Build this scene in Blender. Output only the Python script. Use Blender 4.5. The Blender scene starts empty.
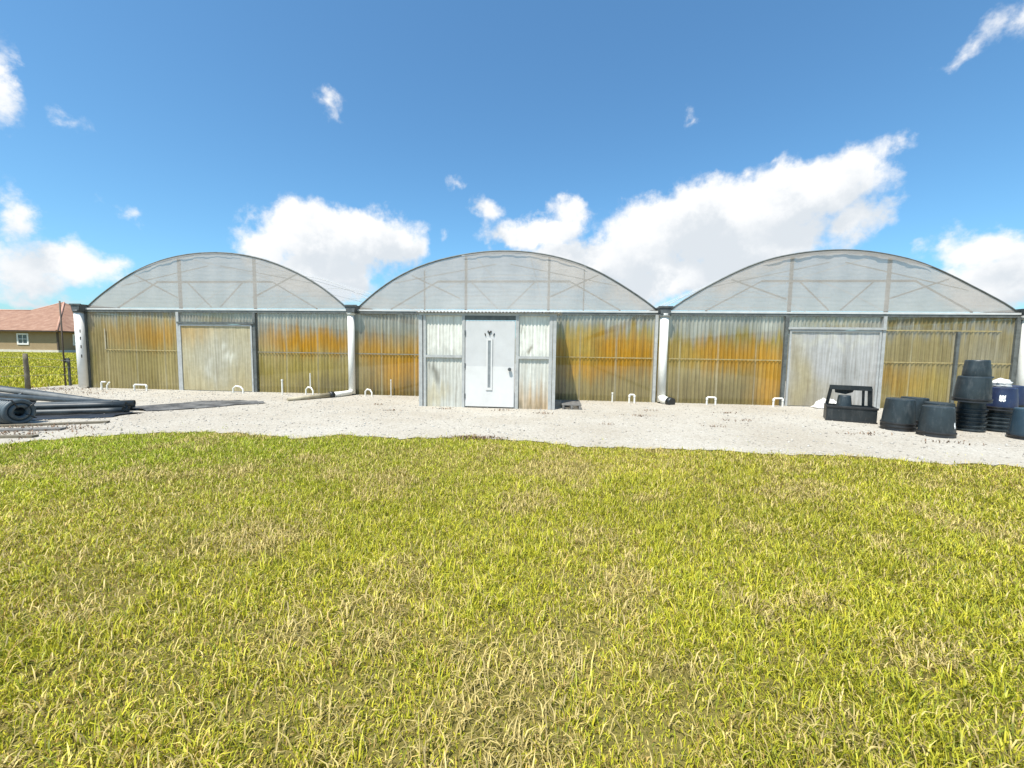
import bpy, bmesh, math, random
import numpy as np
from mathutils import Vector, Matrix
random.seed(7); rng = np.random.default_rng(11)
S = bpy.context.scene
COL = S.collection
R_ = math.radians

# ------------------------------------------------------------------ camera
FPX, PITCH, ROLL, CAMH = 420.03, 0.0816, 0.0146, 1.4576
Fv = Vector((0, math.cos(PITCH), -math.sin(PITCH)))
U0 = Vector((0, math.sin(PITCH), math.cos(PITCH))); R0 = Vector((1, 0, 0))
Rv = R0*math.cos(ROLL) + U0*math.sin(ROLL); Uv = U0*math.cos(ROLL) - R0*math.sin(ROLL)
cam = bpy.data.objects.new('camera', bpy.data.cameras.new('camera')); COL.objects.link(cam)
m = Matrix.Identity(4)
for r in range(3):
    m[r][0] = Rv[r]; m[r][1] = Uv[r]; m[r][2] = -Fv[r]
m[2][3] = CAMH
cam.matrix_world = m
cam.data.sensor_width = 36; cam.data.lens = FPX/1024*36
cam.data.clip_start = .05; cam.data.clip_end = 5000
S.camera = cam
def pixdir(x, y):
    return (Fv + Rv*((x-512)/FPX) + Uv*((384-y)/FPX)).normalized()

# ------------------------------------------------------------------ helpers
def tag(o, label=None, cat=None, group=None, kind=None):
    if label: o['label'] = label
    if cat: o['category'] = cat
    if group: o['group'] = group
    if kind: o['kind'] = kind
    return o
def empty(name, loc, rz, label, cat, group=None):
    o = bpy.data.objects.new(name, None); COL.objects.link(o)
    o.location = loc; o.rotation_euler = (0, 0, rz); o.empty_display_size = .2
    return tag(o, label, cat, group)
class MB:
    def __init__(s): s.bm = bmesh.new()
    def box(s, a, b, bev=0):
        a, b = Vector(a), Vector(b); c = (a+b)/2; d = b-a
        M = Matrix.Translation(c) @ Matrix.Diagonal((abs(d.x), abs(d.y), abs(d.z), 1))
        r = bmesh.ops.create_cube(s.bm, size=1, matrix=M)
        if bev:
            ed = list({e for v in r['verts'] for e in v.link_edges})
            bmesh.ops.bevel(s.bm, geom=ed, offset=bev, segments=2, affect='EDGES', profile=.5)
        return s
    def bar(s, p, q, w, h=None):
        h = h or w; p, q = Vector(p), Vector(q); d = q-p
        z = d.normalized(); x = z.orthogonal().normalized() if abs(z.z) > .98 else z.cross(Vector((0, 0, 1))).normalized()
        if abs(z.z) > .98: x = Vector((1, 0, 0))
        y = z.cross(x)
        M = Matrix(((x.x, y.x, z.x, 0), (x.y, y.y, z.y, 0), (x.z, y.z, z.z, 0), (0, 0, 0, 1)))
        bmesh.ops.create_cube(s.bm, size=1, matrix=Matrix.Translation((p+q)/2) @ M @ Matrix.Diagonal((w, h, d.length, 1)))
        return s
    def tube(s, pts, r, n=10, closed=False, caps=True):
        pts = [Vector(p) for p in pts]; rings = []
        rr = r if isinstance(r, (list, tuple)) else [r]*len(pts)
        up = None
        for i, p in enumerate(pts):
            a = pts[max(i-1, 0)]; b = pts[min(i+1, len(pts)-1)]
            if closed: a = pts[i-1]; b = pts[(i+1) % len(pts)]
            t = (b-a).normalized()
            if up is None: up = t.orthogonal().normalized()
            up = (up - t*up.dot(t)).normalized(); sd = t.cross(up)
            rings.append([s.bm.verts.new(p + (up*math.cos(k*2*math.pi/n) + sd*math.sin(k*2*math.pi/n))*rr[i]) for k in range(n)])
        m_ = len(rings) if closed else len(rings)-1
        for i in range(m_):
            A = rings[i]; B = rings[(i+1) % len(rings)]
            for k in range(n):
                f = s.bm.faces.new((A[k], A[(k+1) % n], B[(k+1) % n], B[k])); f.smooth = True
        if caps and not closed:
            s.bm.faces.new(rings[0][::-1]); s.bm.faces.new(rings[-1])
        return s
    def lathe(s, prof, n=32, M=None, cap0=False, cap1=False, jit=0):
        rings = []; M = M or Matrix.Identity(4)
        ph = [random.uniform(-1, 1)*jit for _ in range(4)]
        for (r, z) in prof:
            rings.append([s.bm.verts.new(M @ Vector((r*(1+ph[0]*math.cos(2*t+ph[1]*30))*math.cos(t), r*(1+ph[2]*math.sin(2*t))*math.sin(t), z)))
                          for t in [k*2*math.pi/n for k in range(n)]])
        for A, B in zip(rings, rings[1:]):
            for k in range(n):
                f = s.bm.faces.new((A[k], A[(k+1) % n], B[(k+1) % n], B[k])); f.smooth = True
        if cap0: s.bm.faces.new(rings[0][::-1])
        if cap1: s.bm.faces.new(rings[-1])
        return s
    def face(s, pts):
        s.bm.faces.new([s.bm.verts.new(Vector(p)) for p in pts]); return s
    def build(s, name, mat, parent=None):
        me = bpy.data.meshes.new(name)
        bmesh.ops.recalc_face_normals(s.bm, faces=s.bm.faces)
        s.bm.to_mesh(me); s.bm.free()
        me.materials.append(mat)
        o = bpy.data.objects.new(name, me); COL.objects.link(o)
        if parent: o.parent = parent
        return o
def sharp(o, ang=40):
    me = o.data; bm = bmesh.new(); bm.from_mesh(me)
    for e in bm.edges:
        if len(e.link_faces) == 2 and e.calc_face_angle(0) > R_(ang): e.smooth = False
    bm.to_mesh(me); bm.free(); return o
def copy_tree(o, parent=None):
    c = o.copy(); COL.objects.link(c)
    if parent: c.parent = parent
    for ch in list(o.children):
        copy_tree(ch, c)
    return c
def npmesh(name, V, faces_idx, sizes, mat, cols=None, parent=None, smooth=False):
    me = bpy.data.meshes.new(name)
    me.vertices.add(len(V)); me.vertices.foreach_set('co', np.ascontiguousarray(V, dtype=np.float32).ravel())
    me.loops.add(len(faces_idx)); me.loops.foreach_set('vertex_index', np.asarray(faces_idx, dtype=np.int32))
    st = np.concatenate(([0], np.cumsum(sizes)[:-1])).astype(np.int32)
    me.polygons.add(len(sizes)); me.polygons.foreach_set('loop_start', st)
    me.polygons.foreach_set('loop_total', np.asarray(sizes, dtype=np.int32))
    if smooth: me.polygons.foreach_set('use_smooth', np.ones(len(sizes), dtype=bool))
    me.update(calc_edges=True); me.validate()
    if cols is not None:
        at = me.color_attributes.new('Col', 'FLOAT_COLOR', 'POINT')
        c4 = np.ones((len(V), 4), dtype=np.float32); c4[:, :3] = cols
        at.data.foreach_set('color', c4.ravel())
    me.materials.append(mat)
    o = bpy.data.objects.new(name, me); COL.objects.link(o)
    if parent: o.parent = parent
    return o
_tab = rng.random((256, 256))
def vnoise(x, y):
    xi = np.floor(x).astype(int); yi = np.floor(y).astype(int); fx = x-xi; fy = y-yi
    fx = fx*fx*(3-2*fx); fy = fy*fy*(3-2*fy)
    g = lambda a, b: _tab[a % 256, b % 256]
    return (g(xi, yi)*(1-fx)+g(xi+1, yi)*fx)*(1-fy) + (g(xi, yi+1)*(1-fx)+g(xi+1, yi+1)*fx)*fy
def fbm(x, y, o=4):
    s = 0; a = .5
    for _ in range(o):
        s = s + a*vnoise(x, y); x = x*2.03+17.3; y = y*2.03+5.1; a *= .5
    return s/(1-.5**o)
def sstep(a, b, x):
    t = np.clip((x-a)/(b-a), 0, 1); return t*t*(3-2*t)

# ------------------------------------------------------------------ materials
class NT:
    def __init__(s, name):
        s.m = bpy.data.materials.new(name); s.m.use_nodes = True
        s.t = s.m.node_tree; s.t.nodes.clear()
        s.out = s.t.nodes.new('ShaderNodeOutputMaterial')
    def n(s, ty, **k):
        x = s.t.nodes.new(ty)
        for a, b in k.items():
            if a == 'ins':
                for i, v in b.items():
                    if hasattr(v, 'is_output') : s.t.links.new(v, x.inputs[i])
                    else: x.inputs[i].default_value = v
            else: setattr(x, a, b)
        return x
    def noise(s, sc, det=5, rough=.6, vec=None):
        x = s.n('ShaderNodeTexNoise', ins={'Scale': sc, 'Detail': det, 'Roughness': rough})
        if vec is not None: s.t.links.new(vec, x.inputs['Vector'])
        return x.outputs['Fac']
    def ramp(s, fac, stops):
        x = s.n('ShaderNodeValToRGB'); e = x.color_ramp.elements
        while len(e) < len(stops): e.new(.5)
        for q, (p, c) in zip(e, stops): q.position = p; q.color = (*c, 1) if len(c) == 3 else c
        s.t.links.new(fac, x.inputs['Fac']); return x.outputs['Color']
    def mix(s, f, a, b, bt='MIX'):
        x = s.n('ShaderNodeMix', data_type='RGBA', blend_type=bt)
        for i, v in ((0, f), (6, a), (7, b)):
            if hasattr(v, 'is_output'): s.t.links.new(v, x.inputs[i])
            else: x.inputs[i].default_value = v if i == 0 else (*v, 1)
        return x.outputs[2]
    def bump(s, h, st=.4, dist=.02):
        return s.n('ShaderNodeBump', ins={'Height': h, 'Strength': st, 'Distance': dist}).outputs['Normal']
    def objco(s): return s.n('ShaderNodeTexCoord').outputs['Object']
    def geo(s): return s.n('ShaderNodeNewGeometry').outputs['Position']
    def fin(s, sh): s.t.links.new(sh, s.out.inputs['Surface']); return s.m
def pbr(name, c1, c2, rough=.6, sc=6, metal=0, bump=0, bsc=40, spec=.5, det=6):
    t = NT(name); v = t.objco()
    f = t.noise(sc, det, .65, v)
    col = t.ramp(f, [(.3, c1), (.7, c2)])
    p = t.n('ShaderNodeBsdfPrincipled', ins={'Base Color': col, 'Roughness': rough, 'Metallic': metal, 'Specular IOR Level': spec})
    if bump: t.t.links.new(t.bump(t.noise(bsc, 4, .6, v), bump, .01), p.inputs['Normal'])
    return t.fin(p.outputs[0])
M = {}
M['galv'] = pbr('galvanised steel', (.33, .335, .32), (.46, .46, .44), .55, 9, .12)
M['galvdark'] = pbr('weathered dark steel', (.07, .078, .074), (.15, .16, .15), .6, 8, .2)
M['gutter'] = pbr('dark gutter metal', (.05, .055, .055), (.14, .15, .15), .55, 6, .3)
M['fascia'] = pbr('white fascia metal', (.46, .46, .44), (.58, .58, .56), .5, 5)
M['pvc'] = pbr('white pvc', (.66, .64, .57), (.80, .79, .74), .4, 3)
M['pvcdirty'] = pbr('dirty white pvc', (.68, .66, .62), (.78, .76, .72), .5, 5, bump=.1)
M['pvcgrey'] = pbr('grey beige pipe', (.27, .23, .15), (.42, .37, .26), .6, 6)
M['blackplastic'] = pbr('black plastic', (.009, .011, .013), (.028, .033, .037), .42, 5, bump=.05)
M['pot'] = pbr('dusty black pot plastic', (.010, .0145, .0165), (.028, .038, .041), .42, 3.5, bump=.05, spec=.5)
M['potblue'] = pbr('navy pot plastic', (.008, .014, .045), (.022, .04, .10), .42, 4, bump=.05)
M['potteal'] = pbr('faded blue pot plastic', (.016, .036, .055), (.035, .066, .09), .45, 4, bump=.05)
M['potrim'] = pbr('black pot rim', (.008, .008, .009), (.03, .03, .03), .4, 6)
M['sticker'] = pbr('white sticker', (.7, .7, .68), (.82, .82, .80), .5, 9)
M['hose'] = pbr('grey black pipe', (.012, .017, .020), (.042, .054, .060), .5, 5, bump=.1)
M['hosedusty'] = pbr('dusty pipe', (.07, .078, .08), (.19, .19, .175), .6, 4, bump=.1)
M['tarp'] = pbr('weathered black sheeting', (.012, .013, .014), (.17, .165, .155), .6, 3.0, bump=.2, bsc=15)
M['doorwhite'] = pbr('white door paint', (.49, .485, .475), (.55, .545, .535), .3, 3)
M['doorlit_frame'] = pbr('lit lower door and window frame white', (.57, .56, .54), (.64, .63, .61), .3, 3)  # lighter tone puts light into the lower door; also the white window frame
M['doorglass'] = pbr('dark door pane', (.16, .18, .19), (.28, .30, .31), .08, 8)
M['wood'] = pbr('weathered wood', (.09, .075, .05), (.2, .17, .12), .85, 12, bump=.4)
M['woodgrey'] = pbr('grey weathered wood', (.09, .085, .08), (.22, .21, .19), .85, 10, bump=.4)
M['stucco'] = pbr('olive tan stucco', (.285, .205, .11), (.33, .245, .14), .9, 1.2, bump=.2)
M['trim'] = pbr('white trim', (.7, .69, .64), (.78, .77, .73), .6, 3)
M['winglass'] = pbr('window glass', (.05, .07, .08), (.12, .15, .16), .08, 2)
M['foundation'] = pbr('pale concrete', (.5, .47, .38), (.66, .62, .52), .9, 2)
M['brownfascia'] = pbr('brown fascia', (.06, .045, .03), (.10, .07, .05), .7, 4)
M['whiteplastic'] = pbr('crumpled white plastic', (.62, .60, .55), (.82, .81, .78), .35, 5, bump=.3, bsc=20)
M['stone'] = None

def potmat(name, c1, c2, dust):
    t = NT(name); v = t.objco(); oi = t.n('ShaderNodeObjectInfo').outputs['Random']
    vv = t.n('ShaderNodeVectorMath', operation='ADD', ins={0: v}); t.t.links.new(t.n('ShaderNodeMath', operation='MULTIPLY', ins={0: oi, 1: 37.}).outputs[0], vv.inputs[1]); v = vv.outputs[0]
    c = t.ramp(t.noise(3, 5, .6, v), [(.3, c1), (.7, c2)])
    mp = t.n('ShaderNodeMapping', ins={'Vector': v, 'Scale': (9, 9, 2.2)}).outputs[0]
    c = t.mix(t.ramp(t.noise(1.3, 8, .7, mp), [(.52, (0, 0, 0)), (.8, (.55, .55, .55))]), c, dust)
    c = t.mix(t.ramp(t.noise(34, 3, .6, v), [(.64, (0, 0, 0)), (.72, (.3, .3, .3))]), c, dust)
    p = t.n('ShaderNodeBsdfPrincipled', ins={'Base Color': c, 'Roughness': .45, 'Normal': t.bump(t.noise(11, 4, .6, v), .12, .01)})
    return t.fin(p.outputs[0])
M['railtan'] = pbr('stained rail', (.27, .20, .075), (.44, .36, .17), .7, 9)
M['raildark'] = pbr('dull grey rail', (.14, .125, .085), (.25, .22, .15), .7, 9)
M['pot'] = potmat('dusty black pot plastic', (.011, .0165, .020), (.028, .041, .047), (.13, .14, .14))
M['potblue'] = potmat('navy pot plastic', (.008, .013, .042), (.020, .036, .09), (.10, .11, .13))
M['potteal'] = potmat('faded blue pot plastic', (.016, .036, .055), (.035, .066, .09), (.13, .14, .14))
M['blackplastic'] = potmat('black plastic', (.007, .009, .010), (.02, .025, .027), (.09, .09, .085))
def film(name, col, transp, transl, weave=900):
    t = NT(name); v = t.objco()
    f = t.noise(1.6, 6, .6, v); g = t.noise(14, 4, .6, v)
    c = t.ramp(f, [(.3, tuple(x*.90 for x in col)), (.72, tuple(min(1, x*1.07) for x in col))])
    if weave:
        wv = t.n('ShaderNodeTexWave', bands_direction='Z', ins={'Vector': v, 'Scale': 2.6, 'Distortion': 3.5, 'Detail': 3., 'Detail Scale': .6}).outputs['Fac']
        c = t.mix(.2, c, t.ramp(wv, [(.2, (.80, .80, .79)), (.6, (1.05, 1.05, 1.05))]), 'MULTIPLY')
        sk = t.n('ShaderNodeMapping', ins={'Vector': v, 'Rotation': (0, .7, 0), 'Scale': (1.2, 1, 14)}).outputs[0]
        c = t.mix(.4, c, t.ramp(t.noise(1., 5, .6, sk), [(.35, (.82, .82, .81)), (.6, (1.06, 1.06, 1.06))]), 'MULTIPLY')
    c = t.mix(.25, c, t.ramp(g, [(.35, tuple(x*.82 for x in col)), (.65, col)]))
    d = t.n('ShaderNodeBsdfDiffuse', ins={'Color': c}); tl = t.n('ShaderNodeBsdfTranslucent', ins={'Color': c})
    gl = t.n('ShaderNodeBsdfGlossy', ins={'Roughness': .35, 'Color': (.9, .9, .9, 1)}); tr = t.n('ShaderNodeBsdfTransparent')
    nb = t.bump(g, .25, .02)
    for q in (d, gl): t.t.links.new(nb, q.inputs['Normal'])
    a = t.n('ShaderNodeMixShader', ins={0: transl, 1: d.outputs[0], 2: tl.outputs[0]})
    b = t.n('ShaderNodeMixShader', ins={0: .04, 1: a.outputs[0], 2: gl.outputs[0]})
    e = t.n('ShaderNodeMixShader', ins={0: transp, 1: b.outputs[0], 2: tr.outputs[0]})
    return t.fin(e.outputs[0])
M['gable'] = film('gable shade film', (.455, .415, .37), .17, .2)
M['flap'] = film('grey doubled film', (.36, .335, .305), .12, .25)
M['roof'] = film('clear roof film', (.70, .72, .73), .86, .5)
def panelmat(name, transp=.07, transl=.35):
    t = NT(name); v = t.objco()
    at = t.n('ShaderNodeAttribute', attribute_name='Col').outputs['Color']
    mp = t.n('ShaderNodeMapping', ins={'Vector': v, 'Scale': (22, 22, .9)}).outputs[0]
    f = t.noise(1.0, 7, .65, mp); g = t.noise(7, 6, .65, v)
    c = t.mix(.55, at, t.ramp(f, [(.32, (.52, .48, .42)), (.5, (.93, .93, .91)), (.68, (1.3, 1.3, 1.3))]), 'MULTIPLY')
    c = t.mix(.45, c, t.ramp(g, [(.3, (.72, .70, .66)), (.7, (1.12, 1.12, 1.12))]), 'MULTIPLY')
    d = t.n('ShaderNodeBsdfDiffuse', ins={'Color': c}); tl = t.n('ShaderNodeBsdfTranslucent', ins={'Color': c})
    gl = t.n('ShaderNodeBsdfGlossy', ins={'Roughness': .3, 'Color': (.9, .9, .9, 1)}); tr = t.n('ShaderNodeBsdfTransparent')
    a = t.n('ShaderNodeMixShader', ins={0: transl, 1: d.outputs[0], 2: tl.outputs[0]})
    b = t.n('ShaderNodeMixShader', ins={0: .018, 1: a.outputs[0], 2: gl.outputs[0]})
    e = t.n('ShaderNodeMixShader', ins={0: transp, 1: b.outputs[0], 2: tr.outputs[0]})
    return t.fin(e.outputs[0])
M['panel'] = panelmat('stained corrugated panel')
M['vestpanel'] = panelmat('pale corrugated panel', .03, .2)
M['doorpanel'] = panelmat('stained flat sheet', .02, .25)
def blademat(name, transl=.35):
    t = NT(name)
    at = t.n('ShaderNodeAttribute', attribute_name='Col').outputs['Color']
    d = t.n('ShaderNodeBsdfPrincipled', ins={'Base Color': at, 'Roughness': .5, 'Specular IOR Level': .3})
    tl = t.n('ShaderNodeBsdfTranslucent', ins={'Color': at})
    a = t.n('ShaderNodeMixShader', ins={0: transl, 1: d.outputs[0], 2: tl.outputs[0]})
    return t.fin(a.outputs[0])
M['blade'] = blademat('grass blades', .24)
M['vcol'] = blademat('stones', 0)

# ground materials
t = NT('ground soil and turf'); v = t.geo()
n1 = t.noise(.35, 5, .6, v); n2 = t.noise(5, 8, .7, v); n3 = t.noise(60, 6, .75, v)
c = t.ramp(n2, [(.3, (.10, .095, .022)), (.5, (.18, .15, .04)), (.72, (.28, .22, .08))])
c = t.mix(.5, c, t.ramp(n3, [(.3, (.08, .078, .016)), (.7, (.40, .34, .10))]))
c = t.mix(t.ramp(n1, [(.55, (0, 0, 0)), (.75, (.6, .6, .6))]), c, (.24, .17, .08))
p = t.n('ShaderNodeBsdfPrincipled', ins={'Base Color': c, 'Roughness': .95, 'Specular IOR Level': .1, 'Normal': t.bump(n3, .8, .03)})
M['ground'] = t.fin(p.outputs[0])
t = NT('pale crushed gravel'); v = t.geo()
n1 = t.noise(.5, 6, .6, v); n2 = t.noise(3.5, 8, .7, v); n3 = t.noise(45, 6, .7, v)
vo = t.n('ShaderNodeTexVoronoi', ins={'Vector': v, 'Scale': 38.}).outputs['Color']
bw = t.n('ShaderNodeRGBToBW', ins={0: vo}).outputs[0]
c = t.ramp(n3, [(.28, (.20, .182, .148)), (.5, (.385, .36, .305)), (.72, (.49, .465, .405))])
c = t.mix(.3, c, t.ramp(bw, [(.1, (.23, .21, .172)), (.9, (.53, .505, .445))]))
c = t.mix(.5, c, t.ramp(n1, [(.35, (.80, .72, .64)), (.65, (1.08, 1.06, 1.06))]), 'MULTIPLY')
c = t.mix(t.ramp(n2, [(.58, (0, 0, 0)), (.74, (.6, .6, .6))]), c, (.25, .21, .16))
p = t.n('ShaderNodeBsdfPrincipled', ins={'Base Color': c, 'Roughness': .92, 'Specular IOR Level': .15, 'Normal': t.bump(bw, .5, .02)})
M['gravel'] = t.fin(p.outputs[0])
t = NT('terracotta tiles'); v = t.objco()
w = t.n('ShaderNodeTexWave', ins={'Vector': v, 'Scale': 1.6, 'Distortion': .4, 'Detail': 2.}, bands_direction='Z').outputs['Fac']
n1 = t.noise(1.2, 7, .7, v)
c = t.ramp(n1, [(.3, (.20, .105, .066)), (.5, (.27, .145, .092)), (.72, (.36, .225, .155))])
c = t.mix(.35, c, t.ramp(w, [(.0, (.55, .5, .5)), (.4, (1, 1, 1))]), 'MULTIPLY')
p = t.n('ShaderNodeBsdfPrincipled', ins={'Base Color': c, 'Roughness': .85, 'Normal': t.bump(w, .5, .05)})
M['tile'] = t.fin(p.outputs[0])

# ------------------------------------------------------------------ sky, sun
SUN_EL, SUN_AZ = 64., 214.      # azimuth clockwise from +Y : behind the camera, to its left
sdir = Vector((math.sin(R_(SUN_AZ))*math.cos(R_(SUN_EL)), math.cos(R_(SUN_AZ))*math.cos(R_(SUN_EL)), math.sin(R_(SUN_EL))))
ld = bpy.data.lights.new('sun', 'SUN'); ld.energy = 4.9; ld.angle = R_(.53); ld.color = (1, .955, .88)
sun = bpy.data.objects.new('sun', ld); COL.objects.link(sun); sun.rotation_euler = sdir.to_track_quat('Z', 'Y').to_euler()
W = bpy.data.worlds.new('World'); S.world = W; W.use_nodes = True
T = W.node_tree; T.nodes.clear()
def wn(ty, ins=None, **k):
    x = T.nodes.new(ty)
    for a, b in k.items(): setattr(x, a, b)
    for i, vv in (ins or {}).items():
        if hasattr(vv, 'is_output'): T.links.new(vv, x.inputs[i])
        else: x.inputs[i].default_value = vv
    return x
def mth(op, a, b=0., c=0.): return wn('ShaderNodeMath', {0: a, 1: b, 2: c}, operation=op).outputs[0]
SKYSTR = .12
sky = wn('ShaderNodeTexSky', sky_type='NISHITA', sun_disc=False, sun_elevation=R_(SUN_EL), sun_rotation=R_(SUN_AZ), altitude=0, air_density=1.0, dust_density=1.1, ozone_density=1.3)
hs = wn('ShaderNodeMix', {0: 1., 6: sky.outputs[0], 7: (.57, .925, 1.07, 1)}, data_type='RGBA', blend_type='MULTIPLY')
gen = wn('ShaderNodeTexCoord').outputs['Generated']
sx = wn('ShaderNodeSeparateXYZ', {0: gen})
az = mth('ARCTAN2', sx.outputs[0], sx.outputs[1]); el = mth('ARCSINE', sx.outputs[2])
nz1 = wn('ShaderNodeTexNoise', {'Vector': gen, 'Scale': 9., 'Detail': 9., 'Roughness': .62})
nz2 = wn('ShaderNodeTexNoise', {'Vector': gen, 'Scale': 26., 'Detail': 7., 'Roughness': .6})
nzc = wn('ShaderNodeSeparateColor', {0: nz1.outputs['Color']})
waz = mth('ADD', az, mth('MULTIPLY', mth('SUBTRACT', nzc.outputs[0], .5), .16))
wel = mth('ADD', el, mth('MULTIPLY', mth('SUBTRACT', nzc.outputs[1], .5), .12))
P0 = wn('ShaderNodeCombineXYZ', {0: waz, 1: wel}).outputs[0]
P1 = wn('ShaderNodeCombineXYZ', {0: mth('SUBTRACT', waz, .02), 1: mth('ADD', wel, .055)}).outputs[0]
clouds = [(300,226,46,32),(352,240,72,36),(268,242,36,24),(392,246,36,28),(325,272,66,28),(345,292,40,16),
 (690,222,100,40),(785,196,86,36),(850,172,46,30),(640,250,50,40),(740,240,95,34),(600,262,60,24),(560,252,40,16),(690,275,60,26),(880,152,17,16),(640,286,45,22),(850,215,40,26),
 (485,212,21,17),(545,230,50,20),(573,212,20,16),(520,238,40,14),
 (2,88,24,42),(8,112,22,18),(4,214,34,30),(62,264,68,28),(14,268,60,34),(112,268,30,18),(30,302,70,8),
 (985,246,62,26),(1010,272,80,34),(940,246,26,14),(1000,298,70,14),(1075,255,60,40),
 (957,60,15,8),(975,47,18,11),(993,28,20,15),(1008,10,24,18),(1040,0,25,22),
 (331,99,13,14),(340,112,7,9),(72,128,12,6),(116,206,13,5),(700,122,7,8),(455,184,7,6),(773,162,16,6),(440,240,6,4),(785,158,8,5)]
def chain(P):
    acc = None
    for (x, y, w, h) in clouds:
        d = pixdir(x, y); a0 = math.atan2(d.x, d.y); e0 = math.asin(d.z)
        dl, dr = pixdir(x-w, y), pixdir(x+w, y); du, dd = pixdir(x, y-h), pixdir(x, y+h)
        sa = max(abs(math.atan2(dr.x, dr.y)-math.atan2(dl.x, dl.y))/2, .012); se = max(abs(math.asin(du.z)-math.asin(dd.z))/2, .010)
        q = wn('ShaderNodeVectorMath', {0: P, 1: (-a0/1, -e0/1, 0)}, operation='ADD').outputs[0]
        q = wn('ShaderNodeVectorMath', {0: q, 1: (1/sa, 1/se, 0)}, operation='MULTIPLY').outputs[0]
        L = wn('ShaderNodeVectorMath', {0: q}, operation='LENGTH').outputs['Value']
        # small clouds have a size in radians too: compare in angular distance
        L = mth('MULTIPLY', mth('SUBTRACT', L, 1.), min(1., (sa*se)**.5/.09))
        acc = L if acc is None else wn('ShaderNodeMath', {0: acc, 1: L, 2: .22}, operation='SMOOTH_MIN').outputs[0]
    # clouds all round the rest of the sky, out of this view
    back = mth('GREATER_THAN', mth('ABSOLUTE', az), 1.12)
    nb = wn('ShaderNodeTexNoise', {'Vector': gen, 'Scale': 3.2, 'Detail': 6., 'Roughness': .55}).outputs[0]
    bb = mth('MULTIPLY', mth('SUBTRACT', .60, nb), 6.)
    return acc, back, bb
acc, back, bb = chain(P0)
acc2, _, _ = chain(P1)
rag = mth('MULTIPLY', mth('SUBTRACT', nz2.outputs[0], .5), .7)
dens = wn('ShaderNodeMapRange', {0: mth('ADD', acc, rag), 1: .08, 2: -.34, 3: 0., 4: 1.}, interpolation_type='SMOOTHSTEP').outputs[0]
dback = wn('ShaderNodeMapRange', {0: bb, 1: .1, 2: -.5, 3: 0., 4: .95}, interpolation_type='SMOOTHSTEP').outputs[0]
dback = mth('MULTIPLY', dback, back)
dens = mth('MAXIMUM', dens, dback)
lit = wn('ShaderNodeMapRange', {0: mth('ADD', acc2, mth('MULTIPLY', mth('SUBTRACT', nz1.outputs[0], .5), 2.6)), 1: -.75, 2: .15, 3: 0., 4: 1.}, interpolation_type='SMOOTHSTEP').outputs[0]
ccol = wn('ShaderNodeMix', {0: lit, 6: (4.0, 4.3, 4.6, 1), 7: (5.55, 5.6, 5.65, 1)}, data_type='RGBA').outputs[2]
skyc = wn('ShaderNodeMix', {0: dens, 6: hs.outputs[2], 7: ccol}, data_type='RGBA').outputs[2]
bg = wn('ShaderNodeBackground', {'Color': skyc, 'Strength': SKYSTR})
wo = wn('ShaderNodeOutputWorld', {0: bg.outputs[0]})
S.view_settings.view_transform = 'Standard'; S.view_settings.look = 'None'
S.view_settings.exposure = .65; S.view_settings.gamma = 1; S.view_settings.use_curve_mapping = False
S.cycles.max_bounces = 10; S.cycles.transparent_max_bounces = 16; S.cycles.diffuse_bounces = 4

# ------------------------------------------------------------------ ground and gravel
def grid_sheet(name, mat, x0, x1, y0, y1, z, kind='structure'):
    b = MB(); b.face([(x0, y0, z), (x1, y0, z), (x1, y1, z), (x0, y1, z)])
    return tag(b.build(name, mat), kind=kind)
grid_sheet('ground', M['ground'], -2500, 2500, -800, 3500, 0)
edge = [(-15.4,-6),(-12,0),(-9.6,3.6),(-7.5,5.5),(-6.58,6.63),(-5.24,6.97),(-3,6.86),(-.66,6.66),(3.5,6.05),(6.77,5.44),(12,4.3),(22,2.2)]
ex = np.array([p[0] for p in edge]); ey = np.array([p[1] for p in edge])
def edge_y(x): return np.interp(x, ex, ey) + (fbm(np.asarray(x)*1.1+40, np.asarray(x)*0+3.3)-.5)*.6 + (fbm(np.asarray(x)*4, np.asarray(x)*0+9.3)-.5)*.42
xs = np.linspace(-15.4, 22, 500)
gb = MB()
front = [gb.bm.verts.new((x, float(y), .012)) for x, y in zip(xs, edge_y(xs))]
def leftx(y): return -15.2
for i in range(len(xs)-1):
    pass
backv = [gb.bm.verts.new((x, 47, .012)) for x in xs]
for i in range(len(xs)-1):
    gb.bm.faces.new((front[i], front[i+1], backv[i+1], backv[i]))
tag(gb.build('gravel_yard', M['gravel']), kind='structure')

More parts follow.
